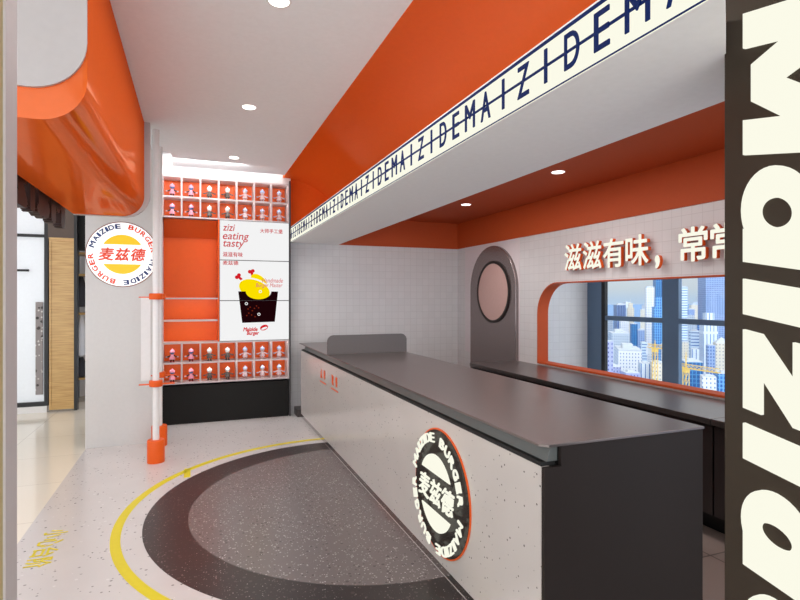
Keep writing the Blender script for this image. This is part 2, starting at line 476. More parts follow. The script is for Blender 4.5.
# overhead orange beam along the mall side
def beam_profile(x0, x1, z0, z1, r, n=12):
    out = [(x0, z1), (x0, z0)]
    for i in range(n + 1):
        t = -PI / 2 + PI / 2 * i / n
        out.append((x1 - r + r * math.cos(t), z0 + r + r * math.sin(t)))
    out.append((x1, z1)); return out
bp = beam_profile(-1.01, -.434, 2.36, 3.5, .19)
beam = struct(MB().prism([(x, 2.66, z) for x, z in bp], (0, 2.85, 0)).build('overhead_beam', M['orange'], smooth=35))
cap = beam_profile(-1.0, -.434, 2.49, 3.5, .22)
MB().prism([(x, 2.645, z) for x, z in cap], (0, .02, 0)).build('end_cap', M['capgrey'], beam, smooth=35)['label'] = 'pale grey end cap'
fl = beam_profile(-1.01, -.385, 2.355, 3.5, .22)
MB().prism([(x, 5.51, z) for x, z in fl], (0, .05, 0)).build('flange', M['capgrey'], beam, smooth=35)['label'] = 'pale grey flange'

# entrance jambs
struct(MB().box(-.7, -.316, .9, 1.2, 0, 3.5).build('entrance_pillar', M['pillar_beige']))
struct(MB().box(-.316, -.312, 1.135, 1.201, 0, 3.5).build('entrance_pillar_trim', M['pillar_metal']))
pil = struct(MB().box(1.56, 1.95, -.2, 1.2, 0, 3.5).build('sign_pillar', M['pillar_r'], bevel=.004))

# door in the right wall with a round porthole (door_1)
YD0, YD1, ZD = 5.77, 6.96, 2.32
def arch(y0, y1, z0, z1, n=32):
    r = (y1 - y0) / 2; c = (y0 + y1) / 2
    return [(y1, z0)] + [(c + r * math.cos(PI * i / n), z1 - r + r * math.sin(PI * i / n)) for i in range(n + 1)] + [(y0, z0)]
MBd = MB().prism([(XW - .05, y, z) for y, z in arch(YD0, YD1, 0, ZD)], (.05, 0, 0))
door = struct(MBd.build('door_1', M['doorsteel'], smooth=30, bevel=.008))
cy, cz, pr = 6.31, 1.69, .385
o = MB(); n = 48
for i in range(n):
    a, b = 2 * PI * i / n, 2 * PI * (i + 1) / n
    o.prism([(XW - .068, cy + r * math.cos(t), cz + r * math.sin(t)) for r, t in ((pr + .035, a), (pr + .035, b), (pr, b), (pr, a))], (.02, 0, 0))
o.build('porthole_ring', M['steel_body'], door)
MB().lathe([(pr, 0), (pr, .012)], (XW - .062, cy, cz), 48, 'X').build('porthole_pane', M['porthole'], door)['label'] = 'pink frosted porthole'
struct(MB().box(XW - .006, XW, 5.75, 7.20, .8, SO).build('wall_door_panel', M['backing']))
struct(MB().box(1.30, 2.2, 7.19, YB, 0, .10).build('floor_step_slab', M['darkwood']))

# ================================================================== FRONT COUNTER
ct = thing('service_counter', 'long service counter with pale terrazzo front and dark steel top', 'counter', (1.8, 4.5, 0))
MB().box(XC, XC + .04, 1.85, 7.18, .05, .90).build('front_panel', M['stone'], ct)['label'] = 'pale speckled terrazzo front'
MB().box(XC + .004, XC + .03, 1.86, 7.17, 0, .05).build('plinth', M['mirror'], ct)['label'] = 'polished plinth'
MB().box(XC + .04, 2.2, 1.86, 7.16, .0, .90).box(1.43, 2.2, 1.86, 7.14, .90, .984).build('carcass', M['dark'], ct)
MB().box(XC + .004, 1.42, 1.86, 7.17, .900, .917).build('shadow_gap', M['black'], ct)
MB().prism([(1.375, 1.86, .916), (1.44, 1.86, .916), (1.44, 1.86, .984), (1.40, 1.86, .984)], (0, 5.25, 0)).build('channel_strip', M['channel'], ct)['label'] = 'grey channel strip'
ep = [(XC, .0), (XC, .90), (1.43, .90), (1.43, .984), (2.24, .984), (2.24, 0)]
MB().prism([(x, 1.832, z) for x, z in ep], (0, .02, 0)).build('end_panel', M['steel_body'], ct)['label'] = 'dark brown metal end'
top = [(1.333 + .03, 1.826), (2.245, 1.826), (2.245, 7.24), (1.333, 7.24), (1.333, 1.856)]
MB().prism([(x, y, .985) for x, y in top], (0, 0, .012)).build('worktop', M['steel'], ct, bevel=.002)['label'] = 'brushed dark steel worktop'
for w, y in (('点单', 5.95), ('取餐', 5.42)):
    for k, ch in enumerate(w):
        put_text(MB(), ch, (XC, y - k * .155, .70), (0, -1, 0), (0, 0, 1), h=.105, w=.085, offset=.02, depth=.002, anchor='cb').build('printed_character', M['orange_plastic'], ct)['label'] = 'small orange printed character'
    MB().box(XC - .002, XC, y - .155 - .07, y + .07, .655, .668).build('printed_underline', M['orange_plastic'], ct)['label'] = 'orange underline'

g = [(1.330, 1.0), (2.245, 1.0)]
r = .07
for i in range(9):
    t = PI / 2 * i / 8; g.append((2.245 - r + r * math.cos(t), 1.205 - r + r * math.sin(t)))
for i in range(9):
    t = PI / 2 + PI / 2 * i / 8; g.append((1.330 + r + r * math.cos(t), 1.205 - r + r * math.sin(t)))
g = [(x, z - .002 if z == 1.0 else z) for x, z in g]
gd = MB().prism([(x, 5.60, z) for x, z in g], (0, .014, 0)).build('counter_screen', M['guard'], smooth=30, loc=(1.79, 5.60, 1.0))
tag(gd, 'low dark metal screen with rounded corners standing across the counter top', 'counter screen')

rs = thing('round_sign', 'round black sign with raised cream letters on the terrazzo counter front', 'sign', (XC, 2.815, .471))
round_logo(rs, (XC, 2.815, .471), (0, -1, 0), (0, 0, 1), .366,
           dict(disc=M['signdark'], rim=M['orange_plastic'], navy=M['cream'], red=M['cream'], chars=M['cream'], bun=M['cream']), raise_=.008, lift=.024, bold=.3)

# ================================================================== BACK COUNTER (two modules)
for i, (y0, y1, lab) in enumerate(((2.54, 5.82, 'long dark back counter under the window, running up to the porthole door'),
                                   (1.35, 2.532, 'short dark back counter module beside the bronze lettered pillar'))):
    t = thing('back_counter', lab, 'counter', (3.5, (y0 + y1) / 2, 0))
    MB().box(3.17, XW - .001, y0, y1, .768, .808).build('worktop', M['steel'], t, bevel=.002)
    MB().box(3.215, XW - .001, y0 + .002, y1 - .002, .16, .768).build('carcass', M['dark'], t)
    MB().box(3.36, XW - .001, y0 + .002, y1 - .002, 0, .16).build('toe_kick', M['black'], t)
    nd = max(2, round((y1 - y0) / .6))
    for k in range(nd):
        a = y0 + (y1 - y0) * k / nd; b = y0 + (y1 - y0) * (k + 1) / nd
        MB().box(3.197, 3.215, a + .003, b - .003, .165, .755).build('door', M['darkwood'], t)

# ================================================================== FASCIA SIGN
XB = 1.23; ZB0, ZB1 = 2.368, 2.566
fs = thing('fascia_sign', 'long backlit cream fascia with navy repeated lettering below the orange cove', 'sign', (XB, 4, ZB0))
MB().box(XB, XB + .006, .95, 7.33, ZB0, ZB1).build('light_panel', M['cream'], fs)
MB().box(XB - .001, XB + .045, .95, 7.33, ZB1, ZB1 + .008).build('top_trim', M['whitegloss'], fs)
zm = (ZB0 + ZB1) / 2 + .003
for nm, a, b in (('upper_stripe', ZB1 - .014, ZB1), ('middle_stripe', zm - .0055, zm + .0055), ('lower_stripe', ZB0, ZB0 + .005)):
    MB().box(XB - .0025, XB, .95, 7.33, a, b).build(nm, M['navy'], fs)
W = {'M': .095, 'A': .082, 'I': .017, 'Z': .078, 'D': .078, 'E': .07}
gl = {}
for k in range(-12, 36, 1):
    if k % 7 == 0:
        for i, ch in enumerate('MAIZIDE'):
            y = 2.252 + .147 * (k - i)
            if not 1. < y < 7.28: continue
            put_text(MB(), ch, (XB, y, zm), (0, -1, 0), (0, 0, 1), h=.128, w=W[ch], offset=.004, depth=.004, anchor='cc').build('letter', M['navy'], fs)

# ================================================================== WALL SLOGAN
sl = thing('wall_slogan', 'raised cream characters with orange sides on the tiled wall over the window', 'sign', (XW, 4, 1.9))
for i, ch in enumerate('滋滋有味，常常'):
    yc = 4.80 - .294 * (i + .5)
    mb = MB()
    if ch == '，':
        put_text(mb, ',', (XW, yc + .06, 1.86), (0, -1, 0), (0, 0, 1), h=.12, w=.055, offset=.03, depth=.035, anchor='cb', front=.035)
    else:
        put_text(mb, ch, (XW, yc, 1.90), (0, -1, 0), (0, 0, 1), h=.285, w=.272, offset=.016, depth=.035, anchor='cb', front=.035)
    ob = mb.build('raised_character', [M['cream'], M['orange_plastic']], sl)
    for p in ob.data.polygons: p.material_index = 0 if p.normal.x < -.7 else 1

# ================================================================== VERTICAL PILLAR SIGN
vs = thing('pillar_sign', 'giant cream backlit letters running down the bronze pillar', 'sign', (1.56, .95, 1.6))
XP = 1.56; YL = 1.130; SH = .20
def big(name, shapes):
    """shapes: outlines in (reading, height) metres from z origin; sheared, then stood on the pillar face reading downwards"""
    mb = MB()
    for s in shapes:
        pts = [(XP - .012, YL - h, z0 - a - SH * h) for a, h in s for z0 in (0,)]
        mb.prism(pts, (.012, 0, 0))
    mb.build(name, M['cream'], vs)
def ringshape(a0, a1, h0, h1, ta, th, n=40, t0=0, t1=2 * PI):
    ca, ch = (a0 + a1) / 2, (h0 + h1) / 2; ra, rh = (a1 - a0) / 2, (h1 - h0) / 2; out = []
    for i in range(n):
        p, q = t0 + (t1 - t0) * i / n, t0 + (t1 - t0) * (i + 1) / n
        out.append([(ca + ra * math.cos(p), ch + rh * math.sin(p)), (ca + ra * math.cos(q), ch + rh * math.sin(q)),
                    (ca + (ra - ta) * math.cos(q), ch + (rh - th) * math.sin(q)), (ca + (ra - ta) * math.cos(p), ch + (rh - th) * math.sin(p))])
    return out
def rz(z): return -z          # reading coordinate is minus z
def rect(z0, z1, h0, h1): return [(rz(z0), h0), (rz(z1), h0), (rz(z1), h1), (rz(z0), h1)]
CAP, XH = .28, .20
a, b = rz(2.461), rz(2.034); w = b - a; st = .105
big('letter', [[(a, 0), (a + st, 0), (a + st, CAP), (a, CAP)],
               [(b - st, 0), (b, 0), (b, CAP), (b - st, CAP)],
               [(a, CAP), (a + st * 1.15, CAP), (a + w / 2 + .055, .025), (a + w / 2 - .055, .025)],
               [(b, CAP), (b - st * 1.15, CAP), (a + w / 2 - .055, .025), (a + w / 2 + .055, .025)]])
def bowl(z0, z1, tall):
    a, b = rz(z0), rz(z1)
    big('letter', ringshape(a, b - .02, -.006, XH, .092, .058) + [[(b - .1, 0), (b, 0), (b, tall), (b - .1, tall)]])
bowl(2.0, 1.711, XH)
def eye(z0, z1):
    big('letter', [rect(z0, z1, 0, XH), rect(z0, z1, XH + .03, XH + .11)])
eye(1.66, 1.553)
a, b = rz(1.507), rz(1.270); t = .056
big('letter', [rect(1.507, 1.270, 0, t), rect(1.507, 1.270, XH - t, XH), [(a, t), (a + .13, t), (b, XH - t), (b - .13, XH - t)], [(a, 0), (a + .12, 0), (a + .13, t), (a, t)]])
eye(1.224, 1.117)
bowl(1.06, .797, CAP)
a, b = rz(.755), rz(.47)
big('letter', ringshape(a, b, -.006, XH, .085, .052, 40, -.25 * PI - .1, 1.5 * PI + .3) + [rect(.755 - .04, .47 + .02, XH / 2 - .03, XH / 2 + .03)])

# ================================================================== MALL FACADE LETTERS (seen from behind)
fl = thing('facade_lettering', 'dark brown letters hung under the orange beam, facing the mall', 'sign', (-1.06, 4.2, 2.2))
y = 5.35
for ch, wd in zip('Maizide', (.48, .36, .13, .32, .13, .38, .36)):
    mb = MB()
    hh = {'M': .32, 'i': .32, 'd': .32}.get(ch, .25)
    put_text(mb, ch, (-1.02, y, 2.20), (0, -1, 0), (0, 0, 1), h=hh, w=wd, offset=.06, depth=.06, anchor='lb')
    for v in mb.bm.verts: v.co.x -= .02
    mb.build('letter', M['brownletter'], fl)
    y -= wd + .045

# ================================================================== ROUND WALL SIGN
ws = thing('round_sign', 'round white sign with split yellow bun and red characters on the white wall', 'sign', (-.725, 6.5, 2.10))
pc = at(122.2, 254.2, 5.77)
round_logo(ws, (pc.x, 6.5, pc.z), (1, 0, 0), (0, 0, 1), .355,
           dict(disc=M['signwhite'], rim=M['signrim'], navy=M['signnavy'], red=M['signred'], chars=M['signred'], bun=M['signyellow']))

# ================================================================== POSTS
def post(x, y, label):
    t = thing('barrier_post', label, 'post', (x, y, 0), 'white posts with orange feet')
    MB().lathe([(.031, .05), (.031, CE)], (x, y, 0), 24).build('tube', M['whitegloss'], t, 40)
    h = .22; mb = MB()
    mb.lathe([(.078, 0), (.08, .008), (.08, h - .01), (.076, h), (.036, h)], (x, y, 0), 32)
    mb.build('foot', M['orange_plastic'], t, 40)['label'] = 'orange foot socket'
    p = t
    for z in (1.62, .77):
        mb = MB().lathe([(.036, -.03), (.058, -.03), (.062, -.02), (.062, .02), (.058, .03), (.036, .03)], (x, y, z), 28)
        c = mb.build('collar', M['orange_plastic'], t, 40); c['label'] = 'orange collar'
        MB().box(x - .15, x + .17, y - .02, y + .02, z - .012, z - .002).build('bracket_arm', M['orange_plastic'], t)
    return t
post(-.348, 5.73, 'white tube post on an orange foot, standing in front of the other post')
post(-.352, 6.36, 'white tube post on an orange foot, behind the other post beside the shelving')
hp = MB().box(-.50, -.41, 5.95, 5.97, .77, 1.62).build('hanging_board', M['whitegloss'], loc=(-.45, 5.96, .77))
tag(hp, 'narrow white panel clipped between the orange collars of the posts', 'panel')
hp.scale = (1, 1, 1)

# ================================================================== DISPLAY SHELVING
SX0, SX1, SY = -.372, 1.2, 7.32
CW = (SX1 - SX0) / 7
rowz = [3.15, 2.893, 2.637]; rowz2 = [1.03, .775, .52]
sh = thing('display_shelving', 'tall white framed shelving wall with orange back and black base', 'shelving', ((SX0 + SX1) / 2, 7.5, 0))
MB().box(SX0, SX1, 7.58, 7.60, .49, 3.15).build('back_panel', M['orange_plastic'], sh)['label'] = 'orange back panel'
MB().box(SX0, SX1, 7.33, 7.60, 0, .485).build('base_panel', M['dark'], sh)['label'] = 'black base'
MB().box(SX1 + .012, SX1 + .03, 7.31, 7.62, 0, 3.2).build('side_panel', M['bezel'], sh)['label'] = 'dark side panel'
t_ = .009
for z in rowz + rowz2:
    MB().box(SX0 - t_, SX1 + t_, SY, 7.58, z - t_, z + t_).build('shelf', M['frame'], sh)
for z in (1.60, 1.315):
    MB().box(SX0 - t_, SX0 + 3 * CW - t_, SY, 7.58, z - t_, z + t_).build('shelf', M['frame'], sh)
for k in range(8):
    x = SX0 + CW * k
    for za, zb in ((rowz[2], rowz[0]), (rowz2[2], rowz2[0])):
        MB().box(x - t_, x + t_, SY + .001, 7.579, za, zb).build('divider', M['frame'], sh)
MB().box(SX0 - t_ - .004, SX0 + t_ - .004, SY - .002, 7.60, .49, 3.16).build('side_frame', M['frame'], sh)
# orange niche box behind the two open shelves: sloped header inside
MB().prism([(SX0 + .01, 7.40, 2.62), (SX0 + .01, 7.575, 2.62), (SX0 + .01, 7.575, 2.40)], (3 * CW - .03, 0, 0)).build('niche_header', M['orange_plastic'], sh)
MB().box(SX0 + 3 * CW - .012, SX0 + 3 * CW + .006, SY, 7.58, 1.04, 2.63).build('niche_cheek', M['orange_plastic'], sh)
MB().box(SX0 + 3 * CW + .01, SX1, 7.36, 7.57, 1.05, 2.62).build('screen_mount', M['dark'], sh)

# ------------------------------------------------ menu screens
MX0, MX1 = SX0 + 3 * CW + .008, SX1 + .008
zs = [2.626, 2.103, 1.572, 1.041]
SF = SY - .004
scr_lab = ['menu screen headed with slanted red English words and white Chinese-style tagline below',
           'menu screen showing yellow chicken drumsticks with red bones',
           'menu screen showing the lower half of the black food box and a red logo']
scr_lab[0] = 'top menu screen with slanted red English words and a red Chinese line'
screens = []
for i in range(3):
    t = thing('menu_screen', scr_lab[i], 'screen', ((MX0 + MX1) / 2, SY, zs[i + 1]), 'menu screens')
    MB().box(MX0, MX1, SY, SY + .035, zs[i + 1] + .001, zs[i] - .001).build('housing', M['bezel'], t)
    MB().box(MX0 + .004, MX1 - .004, SF, SY, zs[i + 1] + .005, zs[i] - .005).build('display', M['screen'], t)
    screens.append(t)
RT, UP = (1, 0, 0), (0, 0, 1)
mw = MX1 - MX0
def sx(f): return MX0 + mw * f            # fraction across
def sz(f): return zs[0] - (zs[0] - zs[3]) * f   # fraction down
def stext(i, body, fx, fz, h, w=None, m='ink_red', offset=.0, shear=0., anchor='lb', name='lettering'):
    put_text(MB(), body, (sx(fx), SF, sz(fz)), RT, UP, h=h, w=w, offset=offset, depth=.002, shear=shear, anchor=anchor).build(name, M[m], screens[i])
stext(0, 'zizi', .045, .088, .085, .153, offset=.006, shear=.2)
stext(0, 'eating', .045, .178, .122, .33, offset=.006, shear=.2)
stext(0, 'tasty', .050, .239, .109, .265, offset=.006, shear=.2)
stext(0, '大师手工堡', .57, .094, .058, .30, offset=.012)
stext(0, '滋滋有味', .045, .262, .065, .25, offset=.012, anchor='lt')
stext(1, '麦兹德', .045, .335, .056, .195, offset=.012, anchor='lt')
def sshape(i, pts, m, name, lift=0.):
    flat_shape(MB(), [(sx(a) - sx(0), sz(b) - sz(0)) for a, b in pts], (sx(0), SF, sz(0)), RT, UP, lift, .0015).build(name, M[m], screens[i])
asp = mw / (zs[0] - zs[3])
def ell(cx, cz, rx, rz, rot=0., a0=0, a1=2 * PI, n=40):
    out = []
    for i in range(n if a1 - a0 > 6.28 else n + 1):
        t = a0 + (a1 - a0) * i / n
        p, q = rx * math.cos(t), rz * math.sin(t) / asp
        c, s_ = math.cos(rot), math.sin(rot)
        out.append((cx + p * c - q * asp * 0 - rz * math.sin(t) * s_, cz + (p * s_ + rz * math.sin(t) * c) * asp))
    return out
# drumsticks
def bone(cx, cz, ang, ln, i=1):
    d = (math.cos(ang), math.sin(ang)); nrm = (-d[1], d[0])
    def P(a, b): return (cx + d[0] * a + nrm[0] * b, cz + (d[1] * a + nrm[1] * b) * asp)
    sshape(i, [P(0, -.018), P(ln, -.018), P(ln, .018), P(0, .018)], 'ink_red2', 'bone', .0008)
    for s in (-1, 1):
        e = P(0, s * .022); sshape(i, ell(e[0], e[1], .027, .027), 'ink_red2', 'bone', .0011)
bone(.255, .462, .75, .12); bone(.445, .420, 1.30, .10)
sshape(1, ell(.555, .505, .14, .085, .75), 'ink_yellow', 'drumstick', .0010)
sshape(1, ell(.498, .562, .238, .142, .36), 'screen', 'drumstick_outline', .0018)
sshape(1, ell(.492, .572, .230, .138, .36), 'ink_yellow', 'drumstick', .0026)
notch = [(.365 + .37 * .5 + .185 * math.cos(PI + PI * k / 16), .588 + .066 * math.sin(PI * k / 16)) for k in range(17)]
seam = .6625
notch = [(x, min(z, seam - .002)) for x, z in notch]
sshape(1, [(.26, .588)] + notch + [(.834, .588), (.820, seam), (.276, seam)], 'ink_black', 'food_box', .0042)
sshape(2, [(.277, .6665), (.819, .6665), (.787, .845), (.316, .850)], 'ink_black', 'food_box', .0008)
def loop(i, cx, cz, lift):
    flat = []
    mb = MB(); n = 20
    o = (sx(0), SF, sz(0))
    for k in range(n):
        pts = []
        for r, t in ((.022, k), (.022, k + 1), (.013, k + 1), (.013, k)):
            a = 2 * PI * t / n; pts.append((sx(cx + r * math.cos(a)) - sx(0), sz(cz + r * math.sin(a) * asp) - sz(0)))
        flat_shape(mb, pts, o, RT, UP, lift, .001)
    mb.build('loop_mark', M['screen'], screens[i])
loop(1, .575, .588, .0062); loop(2, .375, .690, .0026); loop(2, .555, .780, .0026)
for a, b in ((.40, .735), (.43, .72), (.46, .75), (.41, .77), (.49, .73), (.45, .785), (.38, .79), (.52, .71), (.50, .80), (.55, .725)):
    sshape(2, ell(a, b, .010, .010, n=10), 'ink_brown', 'speckle', .0026)
put_text(MB(), 'Handmade', (sx(.60), SF, sz(.513)), RT, UP, h=.060, w=.275, offset=.004, depth=.0015, shear=.2, front=.007).build('lettering', M['ink_pink'], screens[1])
put_text(MB(), 'Burger Master', (sx(.51), SF, sz(.562)), RT, UP, h=.070, w=.35, offset=.004, depth=.0015, shear=.2, front=.007).build('lettering', M['ink_pink'], screens[1])
stext(2, 'Maizide', .33, .922, .055, .185, 'ink_red2', .03, .2)
stext(2, 'Burger', .38, .962, .065, .16, 'ink_red2', .03, .2)
sshape(2, ell(.63, .893, .060, .040, -.35), 'ink_red2', 'bun_mark', .0008)
sshape(2, ell(.632, .899, .046, .016, -.35), 'screen', 'bun_mark', .0026)

# ================================================================== FIGURINES
def figurine(kind, name):
    """17 cm toy, origin at its feet, facing -Y"""
    t = bpy.data.objects.new(name, None); C.objects.link(t); t.empty_display_size = .05
    hd, cap_, body, arm, hand, leg, shoe = kind
    MB().ball((0, 0, .115), .026, .024, .026).build('head', M[hd], t, 60)
    MB().lathe([(.029, .118), (.029, .128), (.026, .138), (.018, .147), (.008, .151), (.0, .152)], n=20).ball((0, 0, .155), .008).build('cap', M[cap_], t, 60)
    MB().lathe([(.034, .034), (.032, .046), (.022, .068), (.017, .086), (.010, .094)], n=18).build('torso', M[body], t, 60)
    for s in (-1, 1):
        MB().tube((s * .016, 0, .082), (s * .052, -.004, .064), .008, .0065).build('arm', M[arm], t, 60)
        MB().ball((s * .061, -.005, .064), .013, .008, .009, 10, 6).build('hand', M[hand], t, 60)
        MB().tube((s * .013, 0, .012), (s * .013, 0, .036), .009).build('leg', M[leg], t, 60)
        MB().ball((s * .015, -.006, .008), .013, .017, .008, 10, 6).build('shoe', M[shoe], t, 60)
    return t
def copy_tree(o):
    c = o.copy(); C.objects.link(c)
    for ch in list(o.children):
        d = ch.copy(); C.objects.link(d); d.parent = c
    return c
kinds = [('blue_head', 'pink', 'pink', 'hair', 'silver', 'hair', 'darkred'),
         ('pale', 'pale', 'ash', 'ash', 'ash', 'ash', 'ash'),
         ('silver', 'silverblue', 'silver', 'silver', 'silverblue', 'silver', 'silver')]
desc = ['blue-headed toy figure in a pink dress', 'pale-headed toy figure in dark grey', 'silvery pink toy figure']
protos = [None] * 3
rows = [('top row', rowz[1]), ('row above the screens', rowz[2]), ('row below the screens', rowz2[1]), ('bottom row', rowz2[2])]
ordn = ['first', 'second', 'third', 'fourth', 'fifth', 'sixth', 'last']
for rname, z in rows:
    for c in range(7):
        k = 0 if c < 2 else 1 if c < 4 else 2
        if protos[k] is None: protos[k] = o = figurine(kinds[k], 'toy_figurine')
        else: o = copy_tree(protos[k])
        o.location = (SX0 + CW * (c + .5), SY + .09, z + t_); o.scale = (1.08, 1.08, 1.08)
        o['label'] = f'{desc[k]}, {ordn[c]} from the white posts, {rname}'
        o['category'] = 'toy figure'; o['group'] = 'toy figures in the shelf cubbies'

# ================================================================== DOWNLIGHTS
def downlight(x, y, z, label, watts, spot=2.2):
    t = thing('downlight', label, 'ceiling light', (x, y, z), 'recessed downlights')
    MB().lathe([(.052, -.002), (.066, -.004), (.068, 0)], (x, y, z), 32).build('trim_ring', M['whitegloss'], t, 40)
    MB().lathe([(.055, -.0045), (.055, -.001)], (x, y, z), 32).build('lens', M['lens'], t)
    l = bpy.data.lights.new('downlight_lamp', 'SPOT'); l.energy = watts; l.spot_size = spot; l.spot_blend = .8
    l.shadow_soft_size = .06; l.color = (1, .99, .97)
    o = bpy.data.objects.new('downlight_lamp', l); C.objects.link(o); o.location = (x, y, z - .03); o.parent = t
    o.matrix_parent_inverse = Matrix.Translation(-t.location)
def onplane(u, v, z):
    d = (z - CAMZ) * F / (HV - v); p = at(u, v, d); return p.x, p.y
for (u, v), lb in (((279, 1), 'round white downlight in the grey ceiling, beside the orange cove, closest to the entrance'),
                   ((249, 107), 'round white downlight midway along the grey ceiling'),
                   ((234, 157.5), 'round white downlight in the grey ceiling just before the display shelving')):
    x, y = onplane(u, v, CE); downlight(x, y, CE, lb, 30)
for (u, v), lb in (((466, 204.5), 'round white downlight in the orange kitchen ceiling, over the porthole door'),
                   ((558, 172), 'round white downlight in the orange kitchen ceiling, over the wall slogan')):
    x, y = onplane(u, v, 2.765); downlight(x, y, 2.765, lb, 20)

# ================================================================== MALL SHOPFRONT ACROSS THE HALL
YS = 8.8
struct(MB().box(-9, -1.05, YS + 1.2, YS + 1.3, 0, 3.5).build('wall_mall_shop', M['white']))
struct(MB().box(-9, -1.93, YS - .03, YS + .1, 0, .09).build('baseboard_mall', M['whitegloss']))
struct(MB().box(-1.60, -1.56, YS - .02, YS + .1, 0, 3.5).build('shopfront_column', M['blackmetal']))
sw = struct(MB().box(-5.2, -1.965, YS + .03, YS + .05, .12, 3.4).build('window_3', M['frost']))
for x0, x1, z0, z1 in ((-1.965, -1.92, .09, 3.45), (-5.2, -1.965, .09, .15), (-5.2, -1.965, 2.46, 2.50), (-3.6, -3.55, .15, 3.4)):
    MB().box(x0, x1, YS - .01, YS + .06, z0, z1).build('frame', M['blackmetal'], sw)
tex = MB().box(-2.07, -1.985, YS + .0, YS + .03, .25, 1.55).build('decal_strip', terrazzo('mottled_strip', (150, 142, 140), [((60, 54, 52), 20, .5, .6), ((220, 215, 212), 26, .4, .4)], .6), sw)
tex['label'] = 'mottled grey vertical strip'
MB().tube((-2.35, YS - .03, 1.99), (-2.14, YS - .03, 1.99), .016).tube((-2.2, YS - .03, 1.99), (-2.2, YS + .04, 1.99), .01).build('handle', M['blackmetal'], sw)
wp = thing('wood_panel', 'tall light oak panel in the shopfront beside the frosted window', 'panel', (-1.74, YS, 0))
MB().box(-1.90, -1.60, YS - .02, YS + .02, .03, 2.46).build('panel', M['oak'], wp)
for x0, x1, z0, z1 in ((-1.90, -1.875, .03, 2.46), (-1.625, -1.60, .03, 2.46), (-1.875, -1.625, 2.42, 2.46), (-1.875, -1.625, .03, .08)):
    MB().box(x0, x1, YS - .03, YS - .02, z0, z1).build('frame', M['oak'], wp)
struct(MB().box(-1.92, -1.60, YS - .01, YS + .05, 2.46, 3.5).build('shopfront_fascia_panel', M['brown']))
struct(MB().box(-1.56, -1.0, YS + .1, YS + .2, 2.3, 3.5).build('shopfront_lintel', M['dark']))
rk = thing('clothes_rack', 'pale wooden wall rack of clothes seen past the oak panel', 'clothes rack', (-1.35, YS + .9, 0))
for z in (2.28, 1.95, 1.35, .35):
    MB().box(-1.725, -1.0, YS + .6, YS + 1.1, z, z + .03).build('shelf', M['oak'], rk)
for x in (-1.745, -.99): MB().box(x, x + .02, YS + .6, YS + 1.1, 0, 2.5).build('side_panel', M['dark'], rk)
def garment(name, x, z0, z1, m, lab, cat):
    mb = MB(); n = 24; pts = []
    rows_ = []
    for k in range(7):
        f = k / 6; z = z1 + (z0 - z1) * f
        wv = .028 + .035 * min(1, f * 3) + .01 * f
        rows_.append([mb.bm.verts.new((x + wv * math.cos(2 * PI * i / n) * (1 + .12 * math.sin(5 * 2 * PI * i / n + x * 40)), YS + .75 + wv * 1.9 * math.sin(2 * PI * i / n), z)) for i in range(n)])
    for a, b in zip(rows_, rows_[1:]):
        for i in range(n): mb._f([a[i], a[(i + 1) % n], b[(i + 1) % n], b[i]])
    mb._f(rows_[0]); mb._f(rows_[-1][::-1])
    return tag(mb.build(name, M[m], smooth=50, loc=(x, YS + .75, z0)), lab, cat)
garment('hanging_jacket', -1.64, 1.47, 1.94, 'dark_cloth', 'charcoal jacket hanging on the rack past the oak panel', 'jacket')
garment('hanging_shirt', -1.42, 1.50, 1.94, 'grey_cloth', 'grey shirt hanging beside the charcoal jacket', 'shirt')
garment('hanging_blouse', -1.64, .72, 1.34, 'white_cloth', 'white blouse hanging below the charcoal jacket', 'blouse')
garment('hanging_dress', -1.42, .45, 1.34, 'white_cloth', 'long pale dress hanging below the grey shirt', 'dress')
garment('folded_coat', -1.64, .39, .68, 'dark_cloth', 'dark folded coat at the foot of the rack', 'coat')

# ================================================================== CITY BEYOND THE WINDOW
GZ = -85
def facade(name, wall, win, w, h, mortar):
    return grid_mat(name, win, wall, w, h, mortar, .35, vary=.18)
FM = dict(
    darkblue=facade('dark_blue_glass', (110, 134, 172), (34, 62, 116), 1.8, 60, .5),
    white=facade('white_facade', (226, 226, 226), (70, 112, 170), 2.0, 2.4, .75),
    blue=facade('blue_glass_facade', (120, 180, 226), (10, 98, 176), 1.8, 2.4, .3),
    teal=facade('teal_glass_facade', (70, 140, 190), (4, 84, 146), 2.2, 2.6, .3),
    grey=facade('grey_facade', (186, 196, 206), (74, 102, 146), 1.7, 2.3, .6),
    slate=facade('slate_blue_facade', (150, 172, 208), (56, 94, 158), 1.7, 2.2, .5),
    stripe=facade('striped_facade', (212, 226, 238), (26, 98, 168), 60, 2.6, 1.0),
    vstripe=facade('ribbed_facade', (220, 228, 234), (34, 108, 180), 2.4, 60, 1.0),
    beige=facade('beige_facade', (224, 214, 194), (98, 108, 136), 2.0, 2.4, .8),
    purple=facade('mauve_facade', (160, 166, 204), (56, 68, 132), 1.9, 2.4, .7),
    land=mat('hazy_blue_land', (120, 156, 200), .9, noise=.15, scale=.02),  # distance haze is mixed into this flat pale blue
    crane=mat('crane_yellow', (222, 186, 96), .5),
    roof=mat('pale_roof', (196, 202, 210), .8),
)
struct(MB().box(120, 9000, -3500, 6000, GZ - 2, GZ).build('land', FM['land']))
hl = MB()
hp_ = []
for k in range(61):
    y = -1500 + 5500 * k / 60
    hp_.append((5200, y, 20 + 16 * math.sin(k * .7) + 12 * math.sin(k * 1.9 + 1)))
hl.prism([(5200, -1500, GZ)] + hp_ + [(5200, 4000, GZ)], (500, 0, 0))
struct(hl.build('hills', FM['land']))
SPOTS = []
